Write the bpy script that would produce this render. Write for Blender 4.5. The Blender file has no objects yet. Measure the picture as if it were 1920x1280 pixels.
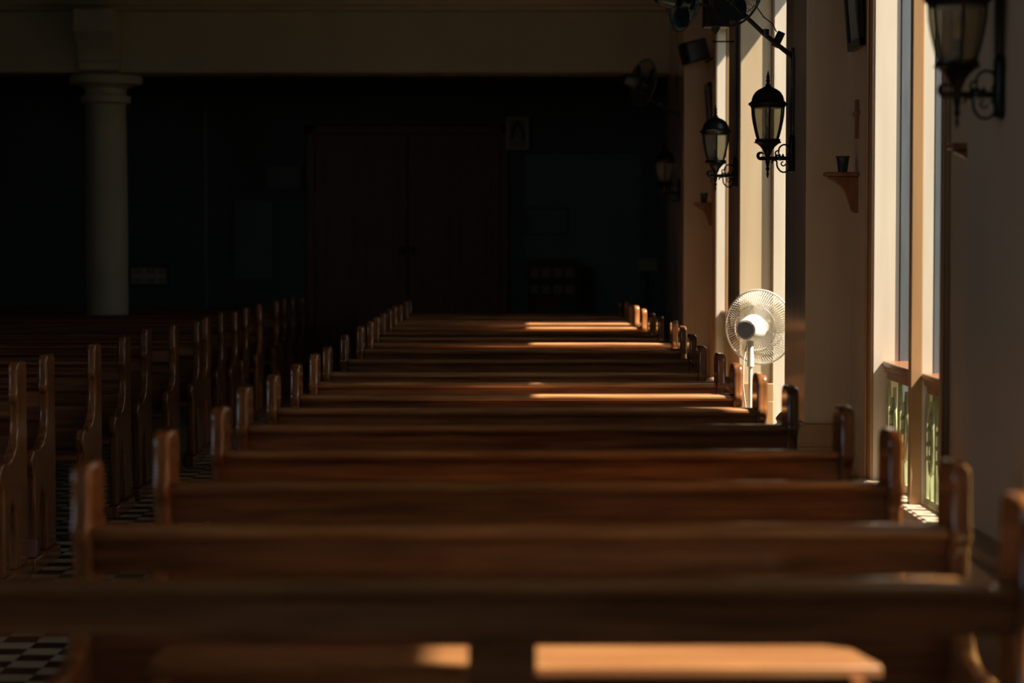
import bpy, bmesh, math, random
from mathutils import Vector, Matrix
random.seed(7)
S = bpy.context.scene
COL = S.collection
R = math.radians

# ------------------------------------------------------------------ camera
F = 4300.0                       # focal length in pixels of a 1920 px wide frame
HC = 1.52
PITCH = math.atan(182 / F)
cd = bpy.data.cameras.new('camera'); cam = bpy.data.objects.new('camera', cd); COL.objects.link(cam)
cam.location = (0, 0, HC); cam.rotation_euler = (math.pi / 2 - PITCH, 0, 0)
cd.sensor_width = 36; cd.lens = 36 * F / 1920
cd.clip_start = .05; cd.clip_end = 200
cd.dof.use_dof = True; cd.dof.focus_distance = 12.2; cd.dof.aperture_fstop = 2.3
S.camera = cam

# ------------------------------------------------------------------ world, sun, exposure
w = bpy.data.worlds.new('world'); S.world = w; w.use_nodes = True
nt = w.node_tree; nt.nodes.clear()
wo = nt.nodes.new('ShaderNodeOutputWorld'); bg = nt.nodes.new('ShaderNodeBackground')
sky = nt.nodes.new('ShaderNodeTexSky'); sky.sky_type = 'HOSEK_WILKIE'; sky.turbidity = 5
sky.sun_direction = Vector((1, -.34, 1.35)).normalized()
hs = nt.nodes.new('ShaderNodeHueSaturation'); hs.inputs['Saturation'].default_value = .5
nt.links.new(sky.outputs[0], hs.inputs['Color']); nt.links.new(hs.outputs[0], bg.inputs[0])
bg.inputs[1].default_value = 6.2
nt.links.new(bg.outputs[0], wo.inputs[0])
sl = bpy.data.lights.new('sun', 'SUN'); sun = bpy.data.objects.new('sun', sl); COL.objects.link(sun)
sl.energy = 15.5; sl.color = (1, .87, .68); sl.angle = R(.9)
sun.rotation_euler = Vector((1, -.34, 1.35)).to_track_quat('Z', 'Y').to_euler()
sun.location = (8, -3, 10)
S.view_settings.view_transform = 'Standard'; S.view_settings.look = 'None'
S.view_settings.gamma = 1; S.view_settings.use_curve_mapping = False
S.view_settings.exposure = 0.0
S.cycles.use_denoising = True
S.cycles.max_bounces = 10; S.cycles.diffuse_bounces = 6; S.cycles.glossy_bounces = 4
S.cycles.transparent_max_bounces = 12
S.cycles.sample_clamp_indirect = 6

def at(px, py, Y):
    """world point on the plane Y seen at pixel (px, py)"""
    a = (px - 960) / F; b = (640 - py) / F
    d = Vector((a, math.cos(PITCH) + b * math.sin(PITCH), b * math.cos(PITCH) - math.sin(PITCH)))
    return Vector((0, 0, HC)) + d * (Y / d.y)

# ------------------------------------------------------------------ materials
def mat(name, col, rough=.5, metal=0, coat=0, col2=None, scale=(1, 1, 1), nscale=6, bump=0, var=0, spec=.5, detail=4, contrast=(.35, .65)):
    m = bpy.data.materials.new(name); m.use_nodes = True
    n = m.node_tree.nodes; l = m.node_tree.links
    b = n['Principled BSDF']; b.inputs['Roughness'].default_value = rough
    b.inputs['Metallic'].default_value = metal; b.inputs['Coat Weight'].default_value = coat
    b.inputs['Coat Roughness'].default_value = .12
    b.inputs['Specular IOR Level'].default_value = spec
    tc = n.new('ShaderNodeTexCoord'); mp = n.new('ShaderNodeMapping'); mp.inputs['Scale'].default_value = scale
    l.new(tc.outputs['Object'], mp.inputs[0])
    no = n.new('ShaderNodeTexNoise'); no.inputs['Scale'].default_value = nscale; no.inputs['Detail'].default_value = detail
    oi = n.new('ShaderNodeObjectInfo')
    add = n.new('ShaderNodeVectorMath'); add.operation = 'ADD'
    sc = n.new('ShaderNodeVectorMath'); sc.operation = 'SCALE'; sc.inputs[0].default_value = (31, 17, 9)
    l.new(oi.outputs['Random'], sc.inputs['Scale'])
    l.new(mp.outputs[0], add.inputs[0]); l.new(sc.outputs[0], add.inputs[1]); l.new(add.outputs[0], no.inputs['Vector'])
    rp = n.new('ShaderNodeValToRGB')
    c2 = col2 or tuple(c * .85 for c in col)
    rp.color_ramp.elements[0].position = contrast[0]; rp.color_ramp.elements[1].position = contrast[1]
    rp.color_ramp.elements[0].color = (*c2, 1); rp.color_ramp.elements[1].color = (*col, 1)
    l.new(no.outputs[0], rp.inputs[0]); out = rp.outputs[0]
    if var:
        h = n.new('ShaderNodeHueSaturation'); mr = n.new('ShaderNodeMapRange')
        mr.inputs['To Min'].default_value = 1 - var; mr.inputs['To Max'].default_value = 1 + var
        l.new(oi.outputs['Random'], mr.inputs['Value']); l.new(mr.outputs[0], h.inputs['Value'])
        l.new(out, h.inputs['Color']); out = h.outputs[0]
    l.new(out, b.inputs['Base Color'])
    if bump:
        bp = n.new('ShaderNodeBump'); bp.inputs['Strength'].default_value = bump; bp.inputs['Distance'].default_value = .01
        l.new(no.outputs[0], bp.inputs['Height']); l.new(bp.outputs[0], b.inputs['Normal'])
    return m

def glass(name, tint, alpha, clear=False):
    m = bpy.data.materials.new(name); m.use_nodes = True
    n = m.node_tree.nodes; l = m.node_tree.links; n.clear()
    o = n.new('ShaderNodeOutputMaterial'); mx = n.new('ShaderNodeMixShader')
    t = n.new('ShaderNodeBsdfTransparent'); t.inputs[0].default_value = (*tint, 1)
    g = n.new('ShaderNodeBsdfPrincipled'); g.inputs['Base Color'].default_value = (tint[0] * .6, tint[1] * .6, tint[2] * .6, 1)
    g.inputs['Roughness'].default_value = .12
    if clear: g.inputs['Metallic'].default_value = 1
    no = n.new('ShaderNodeTexNoise'); no.inputs['Scale'].default_value = 30
    mr = n.new('ShaderNodeMapRange'); mr.inputs['To Min'].default_value = alpha * .8; mr.inputs['To Max'].default_value = min(1, alpha * 1.2)
    l.new(no.outputs[0], mr.inputs['Value']); l.new(mr.outputs[0], mx.inputs[0])
    l.new(t.outputs[0], mx.inputs[1]); l.new(g.outputs[0], mx.inputs[2]); l.new(mx.outputs[0], o.inputs[0])
    return m

M = {}
M['wood'] = mat('pew_wood', (.31, .118, .040), .30, coat=.6, col2=(.13, .045, .016), scale=(.6, 9, 9), nscale=5, var=.3, bump=.05, detail=6)
M['rail'] = mat('golden_lit_rail_wood', (.44, .21, .08), .26, coat=.6, col2=(.24, .10, .04), scale=(.6, 9, 9), nscale=5, var=.2, detail=6)  # gold light on rails and front ledge put into a lighter wood colour
M['matte'] = mat('shaded_left_rail_wood', (.22, .08, .028), .55, col2=(.11, .038, .014), scale=(.6, 9, 9), nscale=5, var=.2, spec=.25)  # darker rail copy, the left block's shade put into its colour
M['wood_end'] = mat('pew_end_wood', (.36, .14, .046), .22, coat=.8, col2=(.18, .066, .022), scale=(9, 9, .8), nscale=5, var=.35, bump=.04)
M['wall'] = mat('wall_paint', (.60, .46, .30), .42, col2=(.54, .41, .265), nscale=1.5, bump=.03)
M['gloss'] = mat('gloss_paint', (.60, .48, .33), .16, col2=(.55, .425, .28), scale=(3, 3, .3), nscale=4, bump=.02)
M['cream'] = mat('cream_reveal_paint', (.70, .62, .51), .45, col2=(.64, .56, .45), scale=(6, 6, .5), nscale=3)
M['casing'] = mat('casing_paint', (.42, .25, .12), .3, col2=(.36, .21, .10), scale=(8, 8, .6), nscale=3)
M['stone'] = mat('column_paint', (.50, .47, .34), .6, col2=(.44, .41, .30), nscale=2, bump=.03)
M['beam'] = mat('beam_paint', (.50, .45, .30), .6, col2=(.44, .40, .27), nscale=1.2)
M['iron'] = mat('black_iron', (.02, .022, .022), .35, metal=.6, nscale=30, bump=.05)
M['iron_grey'] = mat('weathered_iron', (.07, .08, .075), .5, metal=.4, col2=(.03, .035, .033), nscale=18)
M['black'] = mat('black_plastic', (.018, .02, .02), .35, nscale=20)
M['navy'] = mat('dark_blue_plastic', (.03, .05, .055), .35, nscale=20)
M['sash'] = mat('grey_blue_sash_paint', (.13, .15, .165), .35, col2=(.10, .115, .13), scale=(4, 4, .5), nscale=5)
M['grille'] = mat('pale_green_paint', (.38, .42, .22), .4, col2=(.25, .28, .14), nscale=14, bump=.05)
M['brownwood'] = mat('stained_wood', (.30, .13, .055), .35, col2=(.20, .08, .035), scale=(8, 8, .8), nscale=5, coat=.2)
M['sill'] = mat('sill_paint', (.62, .50, .38), .35, col2=(.50, .38, .27), scale=(4, .8, 4), nscale=5)
M['white'] = mat('white_plastic', (.85, .83, .77), .3, col2=(.80, .78, .72), nscale=3)
M['clear'] = glass('smoky_lantern_glass', (.66, .64, .52), .35)
M['pane'] = glass('window_pane_glass', (.72, .78, .80), .12, True)
M['blade'] = glass('translucent_fan_plastic', (.88, .82, .68), .38)
fm = bpy.data.materials.new('added_amber_glass'); fm.use_nodes = True; M['amber_fill'] = fm  # translucent amber for the added pane that warms the near pews
fn = fm.node_tree.nodes; fl = fm.node_tree.links; fn.clear()
fo = fn.new('ShaderNodeOutputMaterial'); ft = fn.new('ShaderNodeBsdfTranslucent'); fz = fn.new('ShaderNodeTexNoise'); fz.inputs['Scale'].default_value = 3
fr = fn.new('ShaderNodeValToRGB'); fr.color_ramp.elements[0].color = (.90, .62, .34, 1); fr.color_ramp.elements[1].color = (.98, .78, .50, 1)
fl.new(fz.outputs[0], fr.inputs[0]); fl.new(fr.outputs[0], ft.inputs[0]); fl.new(ft.outputs[0], fo.inputs[0])
M['amber'] = mat('amber_bulb_glass', (.75, .55, .18), .1, nscale=4)
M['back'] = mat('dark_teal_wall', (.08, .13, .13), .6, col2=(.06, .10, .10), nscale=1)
M['teal'] = mat('teal_board', (.15, .26, .27), .5, nscale=2)
M['door'] = mat('dark_red_door', (.18, .058, .04), .4, col2=(.12, .04, .03), scale=(6, 6, .6), nscale=4)
M['plank'] = mat('dark_ceiling', (.10, .085, .06), .7, nscale=2)
M['paper'] = mat('aged_paper', (.55, .52, .44), .7, nscale=8)
M['paperdim'] = mat('greyed_card', (.32, .34, .31), .7, nscale=8)
M['ink'] = mat('dark_print', (.05, .05, .05), .7, nscale=8)
M['pink'] = mat('pink_cover', (.40, .18, .13), .5, nscale=8)
M['metal'] = mat('dull_steel', (.45, .42, .36), .3, metal=.9, nscale=10)
M['cap'] = mat('grey_cap_plastic', (.85, .80, .70), .4, nscale=10)
M['grass'] = mat('garden_ground', (.25, .24, .15), .9, col2=(.14, .17, .08), nscale=3)
M['leaf'] = mat('hedge_leaves', (.16, .24, .06), .6, col2=(.06, .11, .03), nscale=9, bump=.5)
m = bpy.data.materials.new('checker_tiles'); m.use_nodes = True; M['floor'] = m
n = m.node_tree.nodes; l = m.node_tree.links; b = n['Principled BSDF']; b.inputs['Roughness'].default_value = .28
tc = n.new('ShaderNodeTexCoord'); ck = n.new('ShaderNodeTexChecker'); ck.inputs['Scale'].default_value = 1 / .13
no = n.new('ShaderNodeTexNoise'); no.inputs['Scale'].default_value = 3
ck.inputs['Color1'].default_value = (.75, .68, .48, 1); ck.inputs['Color2'].default_value = (.02, .02, .02, 1)
mx = n.new('ShaderNodeMixRGB'); mx.blend_type = 'MULTIPLY'; mx.inputs[0].default_value = .4
l.new(tc.outputs['Object'], ck.inputs[0]); l.new(ck.outputs[0], mx.inputs[1]); l.new(no.outputs[0], mx.inputs[2])
l.new(mx.outputs[0], b.inputs['Base Color'])

# ------------------------------------------------------------------ mesh helpers
class MB:
    def __init__(s): s.b = bmesh.new()
    def box(s, x0, x1, y0, y1, z0, z1, mtx=None):
        v = [s.b.verts.new((x, y, z)) for x in (x0, x1) for y in (y0, y1) for z in (z0, z1)]
        for f in ((0, 1, 3, 2), (4, 6, 7, 5), (0, 4, 5, 1), (2, 3, 7, 6), (0, 2, 6, 4), (1, 5, 7, 3)):
            s.b.faces.new([v[i] for i in f])
        if mtx is not None: bmesh.ops.transform(s.b, matrix=mtx, verts=v)
        return s
    def lathe(s, pts, seg=24, c=(0, 0, 0), mtx=None, phase=0):
        rings = []; vs = []
        for r, z in pts:
            ring = [s.b.verts.new((c[0] + r * math.cos(phase + 2 * math.pi * i / seg), c[1] + r * math.sin(phase + 2 * math.pi * i / seg), c[2] + z)) for i in range(seg)]
            rings.append(ring); vs += ring
        for a, b_ in zip(rings, rings[1:]):
            for i in range(seg):
                s.b.faces.new((a[i], a[(i + 1) % seg], b_[(i + 1) % seg], b_[i]))
        for rg, rev in ((rings[0], True), (rings[-1], False)):
            s.b.faces.new(rg[::-1] if rev else rg)
        if mtx is not None: bmesh.ops.transform(s.b, matrix=mtx, verts=vs)
        return s
    def tube(s, pts, r, seg=8, closed=False, mtx=None):
        P = [Vector(p) for p in pts]; n = len(P); rings = []; vs = []
        up = None
        for i, p in enumerate(P):
            if closed: t = P[(i + 1) % n] - P[i - 1]
            else: t = P[min(i + 1, n - 1)] - P[max(i - 1, 0)]
            t.normalize()
            if up is None:
                up = t.orthogonal().normalized()
            up = (up - t * up.dot(t)).normalized()
            sd = t.cross(up); rr = r[i] if isinstance(r, (list, tuple)) else r
            ring = [s.b.verts.new(p + (up * math.cos(2 * math.pi * k / seg) + sd * math.sin(2 * math.pi * k / seg)) * rr) for k in range(seg)]
            rings.append(ring); vs += ring
        pairs = list(zip(rings, rings[1:])) + ([(rings[-1], rings[0])] if closed else [])
        for a, b_ in pairs:
            for k in range(seg):
                s.b.faces.new((a[k], a[(k + 1) % seg], b_[(k + 1) % seg], b_[k]))
        if not closed:
            s.b.faces.new(rings[0][::-1]); s.b.faces.new(rings[-1])
        if mtx is not None: bmesh.ops.transform(s.b, matrix=mtx, verts=vs)
        return s
    def prism(s, poly, axis, a0, a1, mtx=None):
        """extrude polygon along axis; poly coords are the two other axes in order"""
        def mk(p, a):
            if axis == 'x': return (a, p[0], p[1])
            if axis == 'y': return (p[0], a, p[1])
            return (p[0], p[1], a)
        A = [s.b.verts.new(mk(p, a0)) for p in poly]; B = [s.b.verts.new(mk(p, a1)) for p in poly]
        s.b.faces.new(A[::-1]); s.b.faces.new(B); k = len(poly)
        for i in range(k):
            s.b.faces.new((A[i], A[(i + 1) % k], B[(i + 1) % k], B[i]))
        if mtx is not None: bmesh.ops.transform(s.b, matrix=mtx, verts=A + B)
        return s
    def build(s, name, m, parent=None, bevel=0, smooth=False, loc=None, seg=2):
        bmesh.ops.recalc_face_normals(s.b, faces=s.b.faces)
        me = bpy.data.meshes.new(name); s.b.to_mesh(me); s.b.free(); me.materials.append(m)
        if smooth or bevel:
            for p in me.polygons: p.use_smooth = True
            me.set_sharp_from_angle(angle=R(38))
        o = bpy.data.objects.new(name, me); COL.objects.link(o); o.parent = parent
        if loc is not None: o.location = loc
        if bevel:
            bv = o.modifiers.new('bevel', 'BEVEL'); bv.width = bevel; bv.segments = seg; bv.limit_method = 'ANGLE'; bv.angle_limit = R(40); bv.harden_normals = False
        return o

def tag(o, label, cat, group=None):
    o['label'] = label; o['category'] = cat
    if group: o['group'] = group
    return o
def empty(name, loc, label=None, cat=None, group=None, rz=0):
    o = bpy.data.objects.new(name, None); COL.objects.link(o); o.location = loc; o.rotation_euler[2] = rz; o.empty_display_size = .1
    if label: tag(o, label, cat, group)
    return o
def struct(o): o['kind'] = 'structure'; return o
def copy_tree(o, parent=None):
    c = o.copy(); COL.objects.link(c); c.parent = parent
    for ch in list(o.children): copy_tree(ch, c)
    return c
def arc(cx, cz, r, a0, a1, n=10, y=0):
    return [(cx + r * math.cos(R(a0 + (a1 - a0) * i / n)), y, cz + r * math.sin(R(a0 + (a1 - a0) * i / n))) for i in range(n + 1)]

# ------------------------------------------------------------------ room shell
XP, XW, XG = 1.480, 1.705, 1.83          # pilaster face, wall face, window plane
YB = 26.0; XL = -7.5; YF = -9.0; ZC = 6.0
struct(MB().box(XL - .2, 2.1, YF - .2, YB + .2, -.1, 0).build('floor', M['floor']))
struct(MB().box(XL - .2, 2.1, YF - .2, YB + .2, ZC, ZC + .2).build('ceiling', M['plank']))
q = MB().box(XL - .2, XL, YF, YB, 0, 2.2).box(XL - .2, XL, YF, YB, 5.2, ZC)
q.box(XL - .2, XL, YF, -1.0, 2.2, 5.2); q.box(XL - .2, XL, 6.5, YB, 2.2, 5.2)  # high gap left open out of view, added for side light
struct(q.build('wall_left', M['back']))
q = MB().box(XL - .2, 2.1, YF - .2, YF, 0, ZC)
struct(q.build('wall_front', M['wall']))
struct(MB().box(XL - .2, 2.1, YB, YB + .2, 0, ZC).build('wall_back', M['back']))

HEAD = 3.33
# openings: (y0, y1, z_bottom, z_top); first three out of view, put in to bring light
OPEN = [(-7.6, -4.0, 1.9, 5.2), (3.76, 4.36, .45, 3.56), (5.80, 6.54, .5, HEAD), (9.05, 10.78, .40, HEAD), (13.98, 14.93, .02, HEAD), (17.37, 19.10, .40, HEAD)]
wb = MB(); y = YF
for (a, b_, z0, z1) in OPEN:
    wb.box(XW, XW + .25, y, a, 0, ZC)
    wb.box(XW, XW + .25, a, b_, 0, z0); wb.box(XW, XW + .25, a, b_, z1, ZC); y = b_
wb.box(XW, XW + .25, y, YB, 0, ZC)
struct(wb.build('wall_right', M['wall']))
PIL = [(6.60, 7.48), (11.57, 12.44), (14.95, 15.72), (19.8, 21.9)]
for i, (a, b_) in enumerate(PIL):
    struct(MB().box(XP, XW + .01, a, b_, 0, ZC).build('trim_%d' % (i + 1), M['gloss'] if i else M['wall'], bevel=.006))
# plinth and its moulded cap that run along wall and pilasters
pl = MB()
def plinth(x, a, b_, f=True):
    pl.box(x - .03, XW, a, b_, 0, .50)
    pl.prism([(x - .03, .50), (x - .055, .515), (x - .055, .535), (x - .035, .55), (x - .045, .575), (x - .025, .60), (x - .006, .615), (XW, .615), (XW, .50)], 'y', a, b_)
for (a, b_) in PIL: plinth(XP, a - .03, b_ + .03)
for a, b_ in ((7.48, 8.95), (10.88, 11.57), (12.44, 13.6), (15.72, 17.27), (19.2, 19.8), (21.93, YB - .01), (YF, 3.6), (4.45, 5.6)):
    pl.box(XW - .03, XW, a, b_, 0, .36); pl.box(XW - .045, XW, a, b_, .33, .37)
struct(pl.build('baseboard_right', M['casing'], bevel=.004))

# ------------------------------------------------------------------ windows
def picket(mb, yc, z0, z1, w_, x):
    mb.prism([(yc - w_, z0), (yc - w_ * .8, z0 + (z1 - z0) * .4), (yc - w_, z1 - .13), (yc, z1), (yc + w_, z1 - .13), (yc + w_ * .8, z0 + (z1 - z0) * .4), (yc + w_, z0)], 'x', x - .008, x + .008)
def window(idx, a, b_, zb, rail=True, leaves=True, head=None, mid=None):
    HEAD = head or 3.33
    r = struct(empty('window_%d' % idx, (XG, (a + b_) / 2, zb)))
    inv = Matrix.Translation(-r.location)
    def part(mb, name, m, **k):
        bmesh.ops.transform(mb.b, matrix=inv, verts=mb.b.verts)
        return mb.build(name, m, r, **k)
    mid = mid or (a + b_) / 2
    # cream lined reveals at both sides, head
    q = MB(); q.box(XW - .004, XG - .012, b_ - .006, b_ + .02, zb, HEAD); q.box(XW - .004, XG - .012, a - .02, a + .006, zb, HEAD)
    q.box(XW - .004, XG - .012, a, b_, HEAD - .006, HEAD + .02)
    part(q, 'window_reveal', M['cream'])
    # casing round the opening on the wall face
    q = MB()
    for (c0, c1) in ((b_ + .0, b_ + .12), (a - .12, a - .0)):
        q.box(XW - .018, XW, c0, c1, zb - .04, HEAD + .12)
        q.box(XW - .03, XW - .018, c0 + .085 if c0 >= b_ else c0, c1 if c0 >= b_ else c0 + .035, zb - .04, HEAD + .12)
    q.box(XW - .018, XW, a - .12, b_ + .12, HEAD, HEAD + .12)
    part(q, 'window_casing', M['casing'], bevel=.004)
    # grey-blue outer frame
    q = MB()
    for c0 in (a, b_ - .014): q.box(XG - .01, XG + .045, c0, c0 + .014, zb, HEAD)
    q.box(XG - .01, XG + .045, a, b_, HEAD - .04, HEAD)
    part(q, 'window_frame', M['sash'], bevel=.004)
    if not rail: return r
    q = MB(); q.box(XW - .045, XG + .06, a + .004, b_ - .004, zb - .03, zb + .012); q.box(XW - .03, XW, a - .1, b_ + .1, zb - .07, zb - .03); q.box(XW - .055, XW, a - .13, b_ + .13, zb - .03, zb + .008)
    part(q, 'window_sill', M['sill'], bevel=.008)
    q = MB(); q.box(1.695, 1.745, mid - .03, mid + .03, zb, HEAD)
    part(q, 'mullion', M['casing'], bevel=.004)
    q = MB(); q.box(1.745, 1.79, mid - .028, mid + .028, zb, HEAD)
    part(q, 'mullion_inset', M['cream'])
    q = MB(); q.box(1.79, 1.87, mid - .03, mid + .03, zb, HEAD)
    part(q, 'mullion_frame', M['sash'], bevel=.004)
    for (c0, c1) in ((a + .006, mid - .03), (mid + .03, b_ - .006)):
        q = MB(); q.box(1.742, XG + .05, c0, c1, .945, .972); q.box(1.752, XG + .04, c0, c1, .92, .945); q.box(1.765, XG + .03, c0, c1, .885, .92)
        part(q, 'transom_ledge', M['brownwood'], bevel=.006)
    # painted iron grille below the ledge: lances and ovals
    for (c0, c1) in ((a + .035, mid - .03), (mid + .03, b_ - .035)):
        q = MB(); k = 6; st = (c1 - c0) / k
        q.box(1.760, 1.780, c0, c1, zb + .02, zb + .045)
        for i in range(k + 1):
            yc = c0 + i * st
            if i % 2 == 0 and 0 < i < k or i in (0, k):
                picket(q, yc, zb + .03, .885, st * .22, 1.770)
        for i in range(k):
            if i % 2 == 0:
                pass
        for i in range(1, k, 2):
            yc = c0 + i * st; zc = zb + .28
            pts = [(1.765, yc + st * .42 * math.cos(t * math.pi / 12), zc + .13 * math.sin(t * math.pi / 12)) for t in range(24)]
            q.tube(pts, .008, 6, closed=True)
            picket(q, yc, zb + .16, .86, st * .20, 1.770)
            q.prism([(yc - st * .2, zb + .03), (yc, zb + .15), (yc + st * .2, zb + .03)], 'x', 1.762, 1.778)
            for dz in (-.06, 0, .06): q.lathe([(.002, -.012), (.012, -.008), (.012, .008), (.002, .012)], 8, (1.756, yc, zc + dz))
        part(q, 'iron_grille', M['grille'], smooth=False)
    if leaves:
        for yh, tag_ in ((b_ + .06, 1),):
            ww = .78; z0, z1 = .985, HEAD - .03
            x0 = XG + .05
            q = MB(); yy0, yy1 = yh - .045, yh - .01
            q.box(x0, x0 + .05, yy0, yy1, z0, z1); q.box(x0 + ww - .05, x0 + ww, yy0, yy1, z0, z1)
            for zz in (z0, z0 + .62, z0 + 1.3, z1 - .05): q.box(x0, x0 + ww, yy0, yy1, zz, zz + .05)
            lf = part(q, 'open_casement', M['sash'], bevel=.003)
            q = MB(); q.box(x0 + .05, x0 + ww - .05, (yy0 + yy1) / 2 - .002, (yy0 + yy1) / 2 + .002, z0 + .05, z1 - .05)
            bmesh.ops.transform(q.b, matrix=inv, verts=q.b.verts); q.build('pane', M['pane'], lf)
            if tag_:
                q = MB()
                for zz in (1.45, 2.05):
                    q.tube([(x0 + .02, yy0 - .02, zz + .28), (x0 + .06, yy0 - .035, zz + .1), (x0 + .015, yy0 - .02, zz)], .006, 6)
                    q.box(x0 + .0, x0 + .04, yy0 - .03, yy0 - .0, zz - .05, zz + .05)
                bmesh.ops.transform(q.b, matrix=inv, verts=q.b.verts); q.build('casement_stay', M['metal'], lf)
    return r
window(1, 9.05, 10.78, .40, mid=9.77)
window(2, 13.98, 14.93, .02, rail=False)
window(3, 17.37, 19.10, .40)
window(4, 3.76, 4.36, .45, rail=False, head=3.56)  # unseen, sized and set so the sun strikes the front ledge
w5 = window(5, 5.80, 6.54, .5, rail=False)  # unseen, added with its amber pane for warm light on the near pews
q = MB().box(XG + .01, XG + .016, 5.81, 6.526, .5, 3.29); bmesh.ops.transform(q.b, matrix=Matrix.Translation(-w5.location), verts=q.b.verts)
q.build('added_amber_pane', M['amber_fill'], w5)

# outside: ground and hedge
struct(MB().box(1.96, 40, -20, 60, -.25, -.15).build('ground_outside', M['grass']))
hb = MB()
bmesh.ops.create_grid(hb.b, x_segments=160, y_segments=24, size=1)
for v in hb.b.verts:
    yy, zz = v.co.x * 20 + 16, (v.co.y + 1) * 1.45
    v.co = Vector((4.6 + .5 * math.cos(zz * .55) + random.uniform(-.12, .12), yy, zz - .2 + random.uniform(-.05, .05)))
hedge = hb.build('hedge', M['leaf'], bevel=0); tag(hedge, 'clipped green hedge outside the right-hand windows', 'hedge')
sm = hedge.modifiers.new('thick', 'SOLIDIFY'); sm.thickness = .8; sm.offset = 1

# ------------------------------------------------------------------ loft beam and cornice, column
cb = MB(); cb.box(XL, XP, 21.6, 22.1, 3.13, 3.70)
cb.prism([(21.6, 3.70), (21.54, 3.71), (21.52, 3.74), (21.46, 3.75), (21.44, 3.79), (21.36, 3.80), (21.33, 3.86), (21.33, 3.92), (21.6, 3.92)], 'x', XL, XP)
struct(cb.build('trim_5', M['beam'], bevel=.004))
struct(MB().box(XL, XP, 21.62, 21.9, 3.92, ZC).build('wall_loft', M['plank']))
struct(MB().box(XL, XW, 22.1, YB, 3.2, 3.4).build('ceiling_loft', M['plank']))
cl = empty('column', (-3.86, 21.87, 0), 'round pale column with ring capital carrying the loft beam at left', 'column')
MB().lathe([(.26, 0), (.26, .1), (.22, .13), (.2, .2), (.2, 2.0), (.19, 2.86)], 40).build('shaft', M['stone'], cl, smooth=True)
MB().lathe([(.19, 2.85), (.235, 2.86), (.24, 2.925), (.195, 2.935), (.20, 2.99), (.26, 3.02), (.335, 3.035), (.35, 3.07), (.345, 3.11), (.30, 3.13)], 40).build('capital', M['stone'], cl, smooth=True)
br = MB()
br.prism([(-.27, 3.13), (-.36, 3.15), (-.36, 3.21), (-.40, 3.23), (-.385, 3.27), (-.41, 3.32), (-.48, 3.38), (-.57, 3.43), (-.59, 3.46), (-.62, 3.475), (-.62, 3.69), (-.27, 3.69)], 'x', -.185, .185)
br.box(-.19, .19, -.63, -.27, 3.48, 3.50); br.box(-.188, .188, -.41, -.27, 3.225, 3.24)
br.build('bracket', M['stone'], cl, bevel=.004)

# ------------------------------------------------------------------ pews
PROF = [(.20, .07), (.20, .95), (.196, .975), (.182, .993), (.16, 1.0), (.04, 1.0), (.016, .993), (.003, .977), (0, .955),
        (0, .875), (-.010, .862), (-.014, .845), (-.008, .825), (.012, .81), (.020, .78), (.018, .73), (.006, .68), (-.025, .63), (-.075, .592), (-.14, .572),
        (-.20, .566), (-.26, .572), (-.30, .568), (-.33, .55), (-.342, .52), (-.335, .49), (-.312, .468), (-.29, .45), (-.285, .40), (-.285, .07),
        (-.19, .07), (-.19, .20), (-.175, .29), (-.145, .36), (-.105, .41), (-.065, .36), (-.035, .29), (-.02, .20), (-.02, .07)]
TH = .044
def make_pew(L, label, group, rail='rail', ledge=(.19, .38, .665, None), stile=0, pb=.748):
    root = empty('church_pew', (0, 0, 0), label, 'pew', group)
    for s in (-1, 1):
        x0, x1 = (-L / 2, -L / 2 + TH) if s < 0 else (L / 2 - TH, L / 2)
        e = MB().prism(PROF, 'x', x0, x1).build('end_panel', M['wood_end'], root, bevel=.013, seg=4)
        MB().box(x0 - .012, x1 + .012, -.345, .235, 0, .07).build('foot', M['wood_end'], e, bevel=.008)
    i = L / 2 - TH
    MB().prism([(.025, .828), (.015, .84), (.016, .852), (.026, .858), (.085, .858), (.095, .85), (.095, .828)], 'x', -i, i).build('top_rail', M[rail], root, bevel=.003)
    q = MB().box(-i, i, .045, .068, pb, .828)
    q.box(-i, i, .040, .045, .818, .828)
    q.build('back_panel', M['wood'], root, bevel=.002)
    MB().box(stile - .062, stile + .062, .046, .067, .665, pb).build('center_stile', M['wood'], root)
    q = MB().box(-i, i, .045, .068, .44, .665)
    q.build('lower_back_panel', M['wood'], root, bevel=.003)
    MB().prism([(-.285, .40), (-.30, .415), (-.30, .43), (-.285, .44), (.045, .43), (.045, .40)], 'x', -i, i).build('seat', M['wood'], root, bevel=.003)
    y0, y1, z, xr = ledge
    xa, xb = xr or (-i + .04, i - .04)
    q = MB()
    q.prism([(xa, y0), (xb, y0), (xb + .0, y0 + .03), (xb - .03, y1 - .04), (xb - .08, y1), (xa, y1)], 'z', z - .02, z)
    q.build('book_ledge', M[rail], root, bevel=.003)
    for xx in (xa + .03, (xa + xb) / 2, xb - .05):
        MB().prism([(.068, z - .02), (.068, z - .12), (y0 + .02, z - .06), (y0 + .06, z - .02)], 'x', xx - .012, xx + .012).build('ledge_bracket', M['wood'], root)
    return root
ORD = ['first', 'second', 'third', 'fourth', 'fifth', 'sixth', 'seventh', 'eighth', 'ninth', 'tenth', 'eleventh', 'twelfth', 'thirteenth', 'fourteenth', 'fifteenth', 'sixteenth', 'seventeenth', 'eighteenth', 'nineteenth', 'twentieth']
G1 = 'varnished pews in the block beside the windows'
pa = make_pew(2.20, 'blurred dark varnished pew at the very front with sunlit ledge seen through its slot', G1, ledge=(.33, .57, .660, (-.57, .86)), stile=.122, pb=.762)
pa.location = (-.14, 4.10, 0); pa.scale = (1, 1, 1.06)
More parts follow.
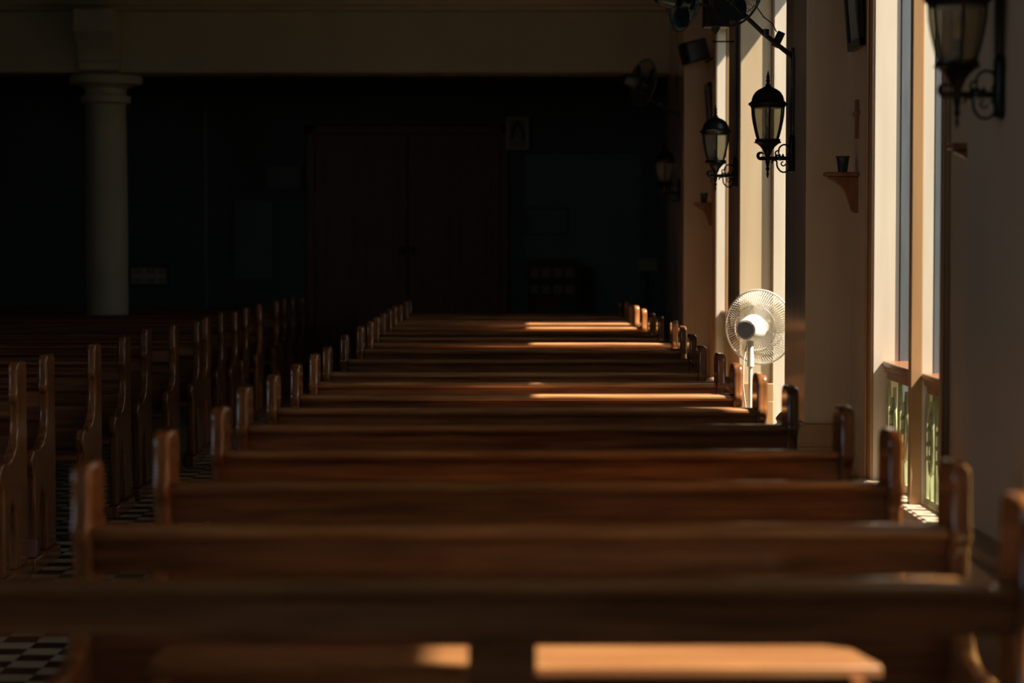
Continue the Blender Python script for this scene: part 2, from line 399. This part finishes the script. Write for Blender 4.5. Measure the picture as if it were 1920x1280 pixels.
right = [(5.22, .02, .018), (6.26, .045, .008), (7.31, .065, .0), (8.36, .02, .0), (9.39, .02, -.014), (10.4, .02, -.025), (11.3, .026, -.021), (12.25, .013, -.025), (13.2, .037, 0), (14.26, .06, .011), (15.1, .07, .015), (16.2, .045, .01), (17.1, .04, .01), (18.08, .035, .01), (19.05, .03, .01), (20.0, .03, .0), (20.95, .04, .005), (21.9, .03, .0)]
proto = None
for k, (Y, X, dz) in enumerate(right):
    extra = {1: ', gold light along its rail', 5: ', sunlit strip on its rail', 10: ', sun patches on its rail', 17: ', hindmost and in shadow'}.get(k, '')
    lab = 'varnished brown pew by the windows, %s behind the foremost pew%s' % (ORD[k], extra)
    if proto is None:
        proto = make_pew(2.06, lab, G1); o = proto
    else: o = copy_tree(proto)
    o['label'] = lab
    o.location = (X, Y, 0); o.scale = (1, 1, 1 + dz)
    o.rotation_euler[2] = random.uniform(-.004, .004)
G2 = 'dark pews across the aisle'
left = [10.2, 10.87, 12.05, 13.0, 13.9, 15.0, 16.0, 16.65, 17.5, 18.3, 19.1, 20.2, 21.45, 22.4, 23.3, 24.2]
LL = 3.4; protoL = None
for k, Y in enumerate(left):
    lab = 'dark glossy pew across the aisle at left, %s of its block from the camera' % ORD[k]
    if protoL is None:
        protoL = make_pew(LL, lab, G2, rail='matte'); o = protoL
    else: o = copy_tree(protoL)
    o['label'] = lab
    o.location = (-2.2 - LL / 2 + random.uniform(-.015, .015), Y, 0); o.scale = (1, 1, 1 + random.uniform(-.012, .012))
# pink booklet on the floor end between first left pews
p = at(58, 1030, 10.75)
bk = MB().box(-.025, .025, -.008, .008, 0, .085).build('booklet', M['pink'], None, bevel=.004)
bk.location = (-2.225, 10.565, .072); bk.rotation_euler = (R(-6), 0, 0)
tag(bk, 'small pinkish booklet leaning on the foot of the second pew across the aisle', 'book')

# ------------------------------------------------------------------ wall lanterns
def lantern(label):
    r = empty('wall_lantern', (0, 0, 0), label, 'lantern', 'iron coach lanterns on the pilasters')
    ax = -.140
    pts = [(-.020, -.060), (-.010, -.075), (0, -.078)]
    MB().prism([(-.034, -.05), (-.028, -.068), (0, -.074), (.028, -.068), (.034, -.05), (.034, .09), (.026, .112), (0, .124), (-.026, .112), (-.034, .09)], 'x', -.026, 0,).build('back_plate', M['iron'], r, bevel=.006)
    q = MB().tube([(-.02, 0, 0), (ax - .035, 0, 0)] , .0105, 10)
    q.tube([(ax - .03, 0, 0)] + arc(ax - .035, .014, .016, -90, -330, 12), [.009] * 8 + [.008, .007, .006, .005, .004, .004][:6], 8)
    q.lathe([(.004, -.012), (.016, -.006), (.016, .006), (.004, .012)], 10, (-.075, 0, 0))
    for dx in (-.018, .0, .018): q.lathe([(.002, .0), (.008, .012), (.001, .026)], 6, (-.078 + dx, 0, .0))
    q.build('arm', M['iron'], r, smooth=True)
    q = MB().tube(arc(-.052, .042, .030, -60, 190, 16) , .0045, 7)
    q.tube(arc(-.088, .028, .012, 330, 40, 10) , .0042, 7); q.tube([(-.078, 0, .022), (-.074, 0, .012), (-.065, 0, .006)], .0042, 7)
    q.tube([(-.052 + .03 * math.cos(R(190)), 0, .042 + .03 * math.sin(R(190))), (-.084, 0, .024)], .0042, 7)
    q.build('upper_scroll', M['iron'], r, smooth=True)
    q = MB().tube(arc(-.055, -.042, .030, 60, -150, 16) + [(-.088, 0, -.048), (-.092, 0, -.03)] + arc(-.104, -.022, .013, 0, 200, 8), .0045, 7)
    q.tube(arc(-.058, -.028, .011, 90, 360, 10), .0038, 7)
    q.build('lower_scroll', M['iron'], r, smooth=True)
    c = (ax, 0, 0)
    MB().lathe([(.001, -.104), (.004, -.095), (.008, -.08), (.004, -.07), (.011, -.055), (.006, -.045), (.012, -.02), (.012, .012), (.020, .03), (.026, .045), (.040, .062), (.055, .075), (.072, .082), (.066, .09), (.066, .100), (.058, .102)], 20, c).build('lantern_base', M['iron'], r, smooth=True)
    prof = [(.058, .100), (.066, .125), (.074, .155), (.082, .19), (.088, .225), (.091, .27)]
    MB().lathe([(a - .003, z) for a, z in prof], 6, c, phase=R(30)).build('glass_shade', M['clear'], r)
    q = MB()
    for k in range(6):
        t = R(60 * k + 30)
        q.tube([(ax + a * math.cos(t), a * math.sin(t), z) for a, z in prof], .0048, 6)
    q.build('cage', M['iron'], r, smooth=True)
    q = MB().lathe([(.088, .262), (.092, .272), (.101, .279), (.104, .286), (.094, .292), (.086, .30), (.084, .312), (.078, .328), (.066, .346), (.048, .360), (.026, .370), (.016, .376), (.012, .388)], 24, c)
    q.build('lantern_roof', M['iron'], r, smooth=True)
    MB().lathe([(.012, .385), (.007, .395), (.012, .405), (.007, .413), (.010, .425), (.006, .437), (.001, .458)], 12, c).build('finial', M['iron'], r, smooth=True)
    MB().lathe([(.016, .10), (.016, .12), (.010, .125), (.010, .165)], 12, c).build('candle_sleeve', M['black'], r, smooth=True)
    MB().lathe([(.008, .165), (.013, .18), (.011, .205), (.004, .232), (.001, .24)], 12, c).build('candle_bulb', M['amber'], r, smooth=True)
    return r
LA = [('large black iron lantern cropped by the top edge, nearest on the right wall', 6.93, 1.97), ('black iron lantern in sharp focus on the pilaster above the white fan', 12.05, 1.97), ('greyish iron lantern left of and beyond the sharpest one', 15.1, 1.97), ('dim far lantern against the shadow, farthest down the right wall', 20.2, 1.97)]
pr = None
for lab, Y, z in LA:
    o = pr = lantern(lab) if pr is None else None
    if o is None: pass
    break
lamps = [pr] + [copy_tree(pr) for _ in LA[1:]]
for o, (lab, Y, z) in zip(lamps, LA):
    o['label'] = lab; o.location = (XP, Y, z)
lamps[1].rotation_euler[1] = 0; lamps[2].scale = (1.02, 1.02, 1.02)

# ------------------------------------------------------------------ stations: shelf, cup, cross, picture
def station(Y, desc, full=True):
    s = empty('wall_shelf', (XW, Y, 1.52 + .355), 'brown wooden corbel shelf ' + desc, 'shelf', 'corbel shelves on the right wall')
    MB().box(-.165, 0, -.06, .06, -.02, 0).build('shelf_board', M['brownwood'], s, bevel=.005)
    MB().prism([(0, -.02), (-.15, -.02), (-.15, -.03), (-.12, -.045), (-.085, -.07), (-.06, -.105), (-.045, -.15), (-.035, -.185), (-.02, -.20), (0, -.20)], 'y', -.018, .018).build('corbel', M['brownwood'], s, bevel=.003)
    if not full: return
    c = empty('votive_cup', (XW - .075, Y, 1.876), 'small dark glass votive cup on the shelf ' + desc, 'cup', 'votive cups')
    MB().lathe([(.022, 0), (.026, .03), (.032, .07), (.037, .075), (.035, .078), (.029, .07), (.020, .01)], 20).build('cup', M['navy'], c, smooth=True)
    x = empty('wall_crucifix', (XW, Y - .02, 2.13), 'small dark cross above the shelf ' + desc, 'cross', 'wall crosses')
    MB().box(-.02, 0, -.012, .012, -.09, .10).build('upright', M['brownwood'], x, bevel=.002)
    MB().box(-.024, -.002, -.055, .055, .02, .045).build('crossbar', M['brownwood'], x, bevel=.002)
    f = empty('picture_frame', (XW, Y - .05, 2.68), 'dark framed picture seen edge-on above the shelf ' + desc, 'picture', 'framed pictures on the right wall')
    q = MB()
    tl = Matrix.Rotation(R(-5), 4, 'Y')
    q.box(-.05, -.02, -.2, .2, -.20, -.16, tl); q.box(-.05, -.02, -.2, .2, .16, .20, tl); q.box(-.05, -.02, -.2, -.16, -.2, .2, tl); q.box(-.05, -.02, .16, .2, -.2, .2, tl)
    q.build('frame', M['black'], f, bevel=.003)
    MB().box(-.035, -.03, -.16, .16, -.16, .16, tl).build('picture', M['paperdim'], f)
station(8.10, 'between the nearest pilaster and window, partly hidden', full=False)
station(11.33, 'between the tall window and the sharp lantern')
station(19.5, 'behind the greyish far lantern')

# ------------------------------------------------------------------ fans
def fan_head(parent, Rr, m, blade_m, n=60, wires=.0016, mr=1.0):
    """head with its axis along local +Y (front), centre at origin"""
    cage = MB()
    for sgn, dep, nm in ((1, .07, 'front'), (-1, .075, 'rear')):
        for k in range(n):
            t = 2 * math.pi * (k + (.5 if sgn < 0 else 0)) / n
            pts = []
            for j in range(7):
                u = j / 6; r_ = Rr * (.22 + .78 * u); yy = sgn * dep * (1 - u ** 3.2)
                tw = t + (.25 * u if sgn > 0 else 0)
                pts.append((r_ * math.cos(tw), yy, r_ * math.sin(tw)))
            cage.tube(pts, wires, 4)
        for rr, yy in ((.22, dep), (.6, dep * .82)):
            cage.tube([(Rr * rr * math.cos(a * math.pi / 24), sgn * yy, Rr * rr * math.sin(a * math.pi / 24)) for a in range(48)], wires * 1.6, 5, closed=True)
    cage.build('grille', m, parent, smooth=True)
    MB().tube([(Rr * math.cos(a * math.pi / 32), 0, Rr * math.sin(a * math.pi / 32)) for a in range(64)], .006, 8, closed=True).build('grille_rim', m, parent, smooth=True)
    rotY = Matrix.Rotation(R(-90), 4, 'X')
    MB().lathe([(.03, .055), (.05, .06), (.05, .075), (.02, .08)], 20, mtx=rotY).build('grille_badge', m, parent, smooth=True)
    MB().lathe([(.045, -.03), (.05, -.01), (.05, .03), (.02, .05)], 20, mtx=rotY).build('blade_hub', m, parent, smooth=True)
    for k in range(3):
        q = MB(); t0 = 2 * math.pi * k / 3 + .4; rows = []
        for i in range(9):
            u = i / 8; r_ = .04 + (Rr * .86 - .04) * u; half = .35 + .35 * math.sin(math.pi * min(1, u * .75 + .15))
            rows.append([(r_ * math.cos(t0 + half * (v - .5) * 2), .022 * (v - .5) * 2, r_ * math.sin(t0 + half * (v - .5) * 2)) for v in [j / 6 for j in range(7)]])
        for sgn in (0, 1):
            pass
        vs = [[q.b.verts.new(p) for p in row] for row in rows]
        for i in range(8):
            for j in range(6): q.b.faces.new((vs[i][j], vs[i + 1][j], vs[i + 1][j + 1], vs[i][j + 1]))
        bmesh.ops.solidify(q.b, geom=q.b.faces[:], thickness=.002)
        q.build('blade', blade_m, parent, smooth=True)
    # motor behind
    h = MB().lathe([(a_ * mr, z_) for a_, z_ in ((.02, -.20), (.044, -.198), (.050, -.185), (.056, -.15), (.062, -.11), (.064, -.085), (.05, -.075))], 28, mtx=rotY).build('motor_housing', m, parent, smooth=True)
    MB().lathe([(.006 * mr, -.204), (.038 * mr, -.203), (.040 * mr, -.197)], 24, mtx=rotY).build('rear_cap', M['cap'] if mr > 1 else M['black'], h, smooth=True)
    return h

pf_c = at(1424, 613, 14.33)
pf = empty('pedestal_fan', (pf_c.x, pf_c.y, 0), 'white pedestal fan glowing in the sun beside the pews', 'fan')
hd = empty('fan_head', (0, 0, pf_c.z)); hd.parent = pf
# axis: front points away from the camera and to the right; rear cap towards the camera's left
hd.rotation_euler = (R(3), 0, R(-31))
fan_head(hd, .232, M['white'], M['blade'], n=84, wires=.0019, mr=1.35)
dv = Vector((math.sin(R(31)), math.cos(R(31)), 0))
nk = -dv * .13
MB().tube([(nk.x, nk.y, pf_c.z - .05), (nk.x, nk.y, pf_c.z - .14), (nk.x * 1.0, nk.y * 1.0, pf_c.z - .24)], [.02, .018, .022], 14).build('neck', M['white'], pf, smooth=True)
MB().tube([(nk.x, nk.y, pf_c.z - .24), (nk.x, nk.y, .04)], .012, 14).build('pole', M['white'], pf, smooth=True)
MB().lathe([(.18, 0), (.18, .015), (.12, .03), (.03, .045), (.02, .07)], 32, (nk.x, nk.y, 0)).build('base', M['white'], pf, smooth=True)
MB().tube([(nk.x - .02, nk.y - .02, pf_c.z - .08), (nk.x - .045, nk.y - .03, pf_c.z - .2), (nk.x - .05, nk.y - .03, pf_c.z - .35), (nk.x - .03, nk.y - .02, pf_c.z - .5), (nk.x - .02, nk.y - .02, .06)], .004, 6).build('power_cord', M['white'], pf, smooth=True)

def wall_fan(label, c, yaw, tilt, mount, extra=False):
    r = empty('wall_fan', (mount.x, mount.y, mount.z), label, 'fan', 'dark wall fans')
    h = empty('fan_head', c - mount); h.parent = r; h.rotation_euler = (tilt, 0, yaw)
    fan_head(h, .205, M['navy'], M['navy'], n=44, wires=.0014)
    rot = Matrix.Rotation(yaw, 4, 'Z') @ Matrix.Rotation(tilt, 4, 'X')
    e = (c - mount) + rot @ Vector((0, -.17, -.03))
    MB().tube([(0, 0, 0), e * .35 + Vector((-.005, 0, -.01)), e], [.014, .012, .012], 10).build('arm', M['black'], r, smooth=True)
    MB().box(-.012, .0, -.03, .03, -.06, .05).build('wall_bracket', M['black'], r, bevel=.004)
    MB().lathe([(.002, -.02), (.018, -.016), (.018, .016), (.002, .02)], 12, tuple(e * .35)).build('arm_joint', M['black'], r, smooth=True)
    if extra:
        k = at(1459, 74, mount.y) - mount
        MB().box(-.02, .02, -.02, .02, -.042, .042, Matrix.Translation(k) @ Matrix.Rotation(R(25), 4, 'Y')).build('control_box', M['black'], r, bevel=.004)
        MB().tube([at(x, y, mount.y) - mount for x, y in ((1418, -5), (1420, 15), (1432, 32), (1448, 44), (1456, 60))], .003, 6).build('power_cord', M['black'], r, smooth=True)
    return r
wall_fan('dark wall fan on a slanting arm above the sharp lantern', at(1384, -24, 12.0), R(-55), R(-10), Vector((XP, 12.1, at(1482, 108, 12.1).z)), True)
wall_fan('dark wall fan seen nearly edge-on at top, beside the black box', at(1283, 2, 15.1), R(-68), R(-8), Vector((XP, 15.3, at(1380, 10, 15.3).z)))
wall_fan('dark wall fan farthest away in front of the loft beam end', at(1206, 155, 20.1), R(-62), R(-8), Vector((XP, 20.3, at(1268, 218, 20.3).z)))

# speaker tilted on bracket, box with pointed bottom
p = at(1301, 97, 19.4)
sp = empty('loudspeaker', p, 'small black tilted loudspeaker on a wall bracket below the edge-on fan', 'speaker')
rm = Matrix.Rotation(R(-15), 4, 'Y') @ Matrix.Rotation(R(25), 4, 'Z')
MB().box(-.10, .10, -.08, .08, -.09, .09, rm).build('cabinet', M['black'], sp, bevel=.012)
MB().box(-.085, .085, -.088, -.08, -.075, .075, rm).build('speaker_cloth', M['ink'], sp, bevel=.003)
q = MB(); mp_ = Vector((XW, 19.45, p.z - .04)) - p
q.tube([(.09, 0, -.04), (mp_.x * .6, 0, -.09), (mp_.x, .05, -.04)], .008, 8); q.box(mp_.x - .012, mp_.x, .01, .09, -.1, .03)
q.build('wall_bracket', M['black'], sp, smooth=False)
p = at(1342, 18, 15.35)
bx = empty('ceiling_speaker', p, 'black boxy fixture with a pointed bottom at the top edge, before the window strip', 'speaker')
MB().box(-.085, .085, -.07, .07, -.12, .20).build('cabinet', M['black'], bx, bevel=.008)
MB().lathe([(.002, -.17), (.02, -.15), (.042, -.12)], 4, phase=R(45)).build('pointed_foot', M['black'], bx)
MB().tube([(.08, 0, .1), (XP - p.x, .0, .1)], .012, 8).build('wall_bracket', M['black'], bx)
p = at(1335, 78, 15.35); p2 = at(1372, 78, 15.35)
rd = MB().tube([(0, 0, 0), (XP - p.x, 0, 0)], .005, 8).build('iron_rod', M['iron'], None, smooth=True); rd.location = p
tag(rd, 'thin dark rod sticking out of the pilaster below the black boxy fixture', 'rod')

# conduits
def conduit(Y, z0, z1, lab, r_=.008):
    o = MB().tube([(0, 0, 0), (0, 0, z1 - z0)], r_, 8).build('conduit', M['iron_grey'], None, smooth=True)
    o.location = (XP - r_, Y, z0); tag(o, lab, 'pipe', 'wiring conduits')
conduit(12.05, 2.09, 2.50, 'thin conduit rising from the sharp lantern to the slanting fan arm')
conduit(6.93, 2.09, 4.2, 'thick shadowy conduit above the nearest lantern', .014)
conduit(15.1, 2.09, 3.9, 'thin conduit rising from the greyish lantern')

# ------------------------------------------------------------------ back wall
def bp(px, py, Y=YB): return at(px, py, Y)
d = struct(empty('door_1', (bp(765, 560).x, YB, 0)))
a = bp(575, 235); b_ = bp(955, 235); Wd = (b_.x - a.x)
q = MB(); q.box(-Wd / 2, Wd / 2, -.06, 0, a.z - .1, a.z); q.box(-Wd / 2, -Wd / 2 + .1, -.06, 0, 0, a.z); q.box(Wd / 2 - .1, Wd / 2, -.06, 0, 0, a.z)
q.build('door_frame', M['door'], d, bevel=.01)
for s in (-1, 1):
    x0, x1 = (-Wd / 2 + .1, -.005) if s < 0 else (.005, Wd / 2 - .1)
    q = MB().box(x0, x1, -.04, -.003, 0, a.z - .1)
    for (z0, z1) in ((.15, .95), (1.15, 1.95), (2.1, a.z - .25)):
        xm = (x0 + x1) / 2
        for (u0, u1) in ((x0 + .1, xm - .05), (xm + .05, x1 - .1)):
            q.box(u0, u1, -.055, -.04, z0, z1); q.box(u0 + .05, u1 - .05, -.065, -.055, z0 + .05, z1 - .05)
    q.build('door_leaf', M['door'], d, bevel=.006)
    MB().lathe([(.01, -.05), (.025, -.04), (.025, .04), (.01, .05)], 12, (s * .06, -.09, 1.45)).build('door_handle', M['black'], d, smooth=True)

def board(name, px0, py0, px1, py1, lab, cat, m, frame=None, Y=YB, th=.03, fw=.03):
    A = bp(px0, py0, Y - .02); B = bp(px1, py1, Y - .02)
    c = Vector(((A.x + B.x) / 2, Y, B.z)); r = empty(name, c, lab, cat)
    ww = (B.x - A.x) / 2; hh = A.z - B.z
    MB().box(-ww + fw, ww - fw, -th * .7, -.0, fw, hh - fw).build('panel', m, r)
    if frame:
        q = MB(); q.box(-ww, ww, -th, 0, 0, fw); q.box(-ww, ww, -th, 0, hh - fw, hh); q.box(-ww, -ww + fw, -th, 0, fw, hh - fw); q.box(ww - fw, ww, -th, 0, fw, hh - fw)
        q.build('frame', frame, r, bevel=.003)
    return r, ww, hh
r, ww, hh = board('framed_notice', 949, 219, 992, 281, 'pale framed notice with a dark arch, above right of the door', 'picture', M['paperdim'], M['paper'], Y=YB - .08)
MB().prism([(-ww * .55, .1), (-ww * .6, hh * .55), (-ww * .35, hh * .8), (0, hh * .88), (ww * .35, hh * .8), (ww * .6, hh * .55), (ww * .55, .1), (.0, .2)], 'y', -.024, -.02).build('arch_print', M['ink'], r)
MB().prism([(-.04, .14), (-.05, hh * .5), (0, hh * .75), (.05, hh * .5), (.04, .14)], 'y', -.028, -.024).build('figure_print', M['paperdim'], r)
board('notice_board', 986, 388, 1067, 441, 'faint bluish notice board on the dark back wall at right', 'notice board', M['teal'], M['back'])
board('teal_panel', 435, 370, 515, 526, 'tall dim teal panel on the back wall left of the door', 'panel', M['teal'], M['back'])
r, ww, hh = board('vent_box', 493, 306, 570, 357, 'dark rectangular box high on the back wall left of the door', 'box', M['black'], M['back'], th=.15)
r, ww, hh = board('white_sign', 241, 497, 318, 537, 'faint pale sign with printed blocks just right of the column', 'sign', M['paper'], M['ink'], Y=24.9 + 1.1)
q = MB()
for i in range(3):
    for j in range(2): q.box(-ww + .06 + i * .14, -ww + .16 + i * .14, -.026, -.021, .04 + j * .1, .10 + j * .1)
q.build('printed_blocks', M['paperdim'], r)
struct(MB().box(bp(985, 300).x, bp(1200, 300).x, YB - .012, YB, 0, bp(985, 290).z).build('trim_6', M['teal']))
p = bp(385, 190); o = MB().tube([(0, 0, 0), (0, 0, 2.9)], .02, 10).build('wall_pipe', M['paperdim'], None, smooth=True); o.location = (p.x, YB - .03, .2)
tag(o, 'thin vertical pipe on the dark back wall between column and vent box', 'pipe')
# leaflet rack on a table at the back right
p0 = bp(985, 545, 25.4); p1 = bp(1085, 490, 25.4)
t = empty('leaflet_rack', ((p0.x + p1.x) / 2, 25.5, 0), 'dark leaflet rack against the back wall behind the last pew', 'rack')
W2 = (p1.x - p0.x) / 2
MB().box(-W2, W2, .1, .14, 0, 1.36).build('back_board', M['black'], t)
q = MB()
for s in (-W2, W2 - .03): q.box(s, s + .03, -.15, .12, 0, 1.3)
q.build('side_board', M['black'], t)
for zz in (.3, .62, .94, 1.12): MB().box(-W2, W2, -.12, .12, zz, zz + .02).build('shelf', M['black'], t)
lf = None
for zz in (.97, 1.15):
    for i in range(4):
        if lf is None: lf = MB().box(-.05, .05, -.01, .01, 0, .1).build('leaflet', M['paperdim'], None); o = lf
        else: o = lf.copy(); COL.objects.link(o)
        o.location = ((p0.x + p1.x) / 2 - W2 + .1 + i * (2 * W2 - .2) / 3, 25.46, zz); o.rotation_euler[0] = R(-12)
        tag(o, 'pale leaflet standing in the dark rack at the back', 'leaflet', 'leaflets in the back rack')
r, ww, hh = board('pale_box', 1197, 483, 1231, 508, 'pale greenish box on the wall beyond the last pews at right', 'box', M['grille'], M['grille'], Y=24.6, th=.12, fw=.01)
MB().tube([(0, .06, -.0), (0, .06, -1.25)], .02, 8).build('post', M['black'], r)
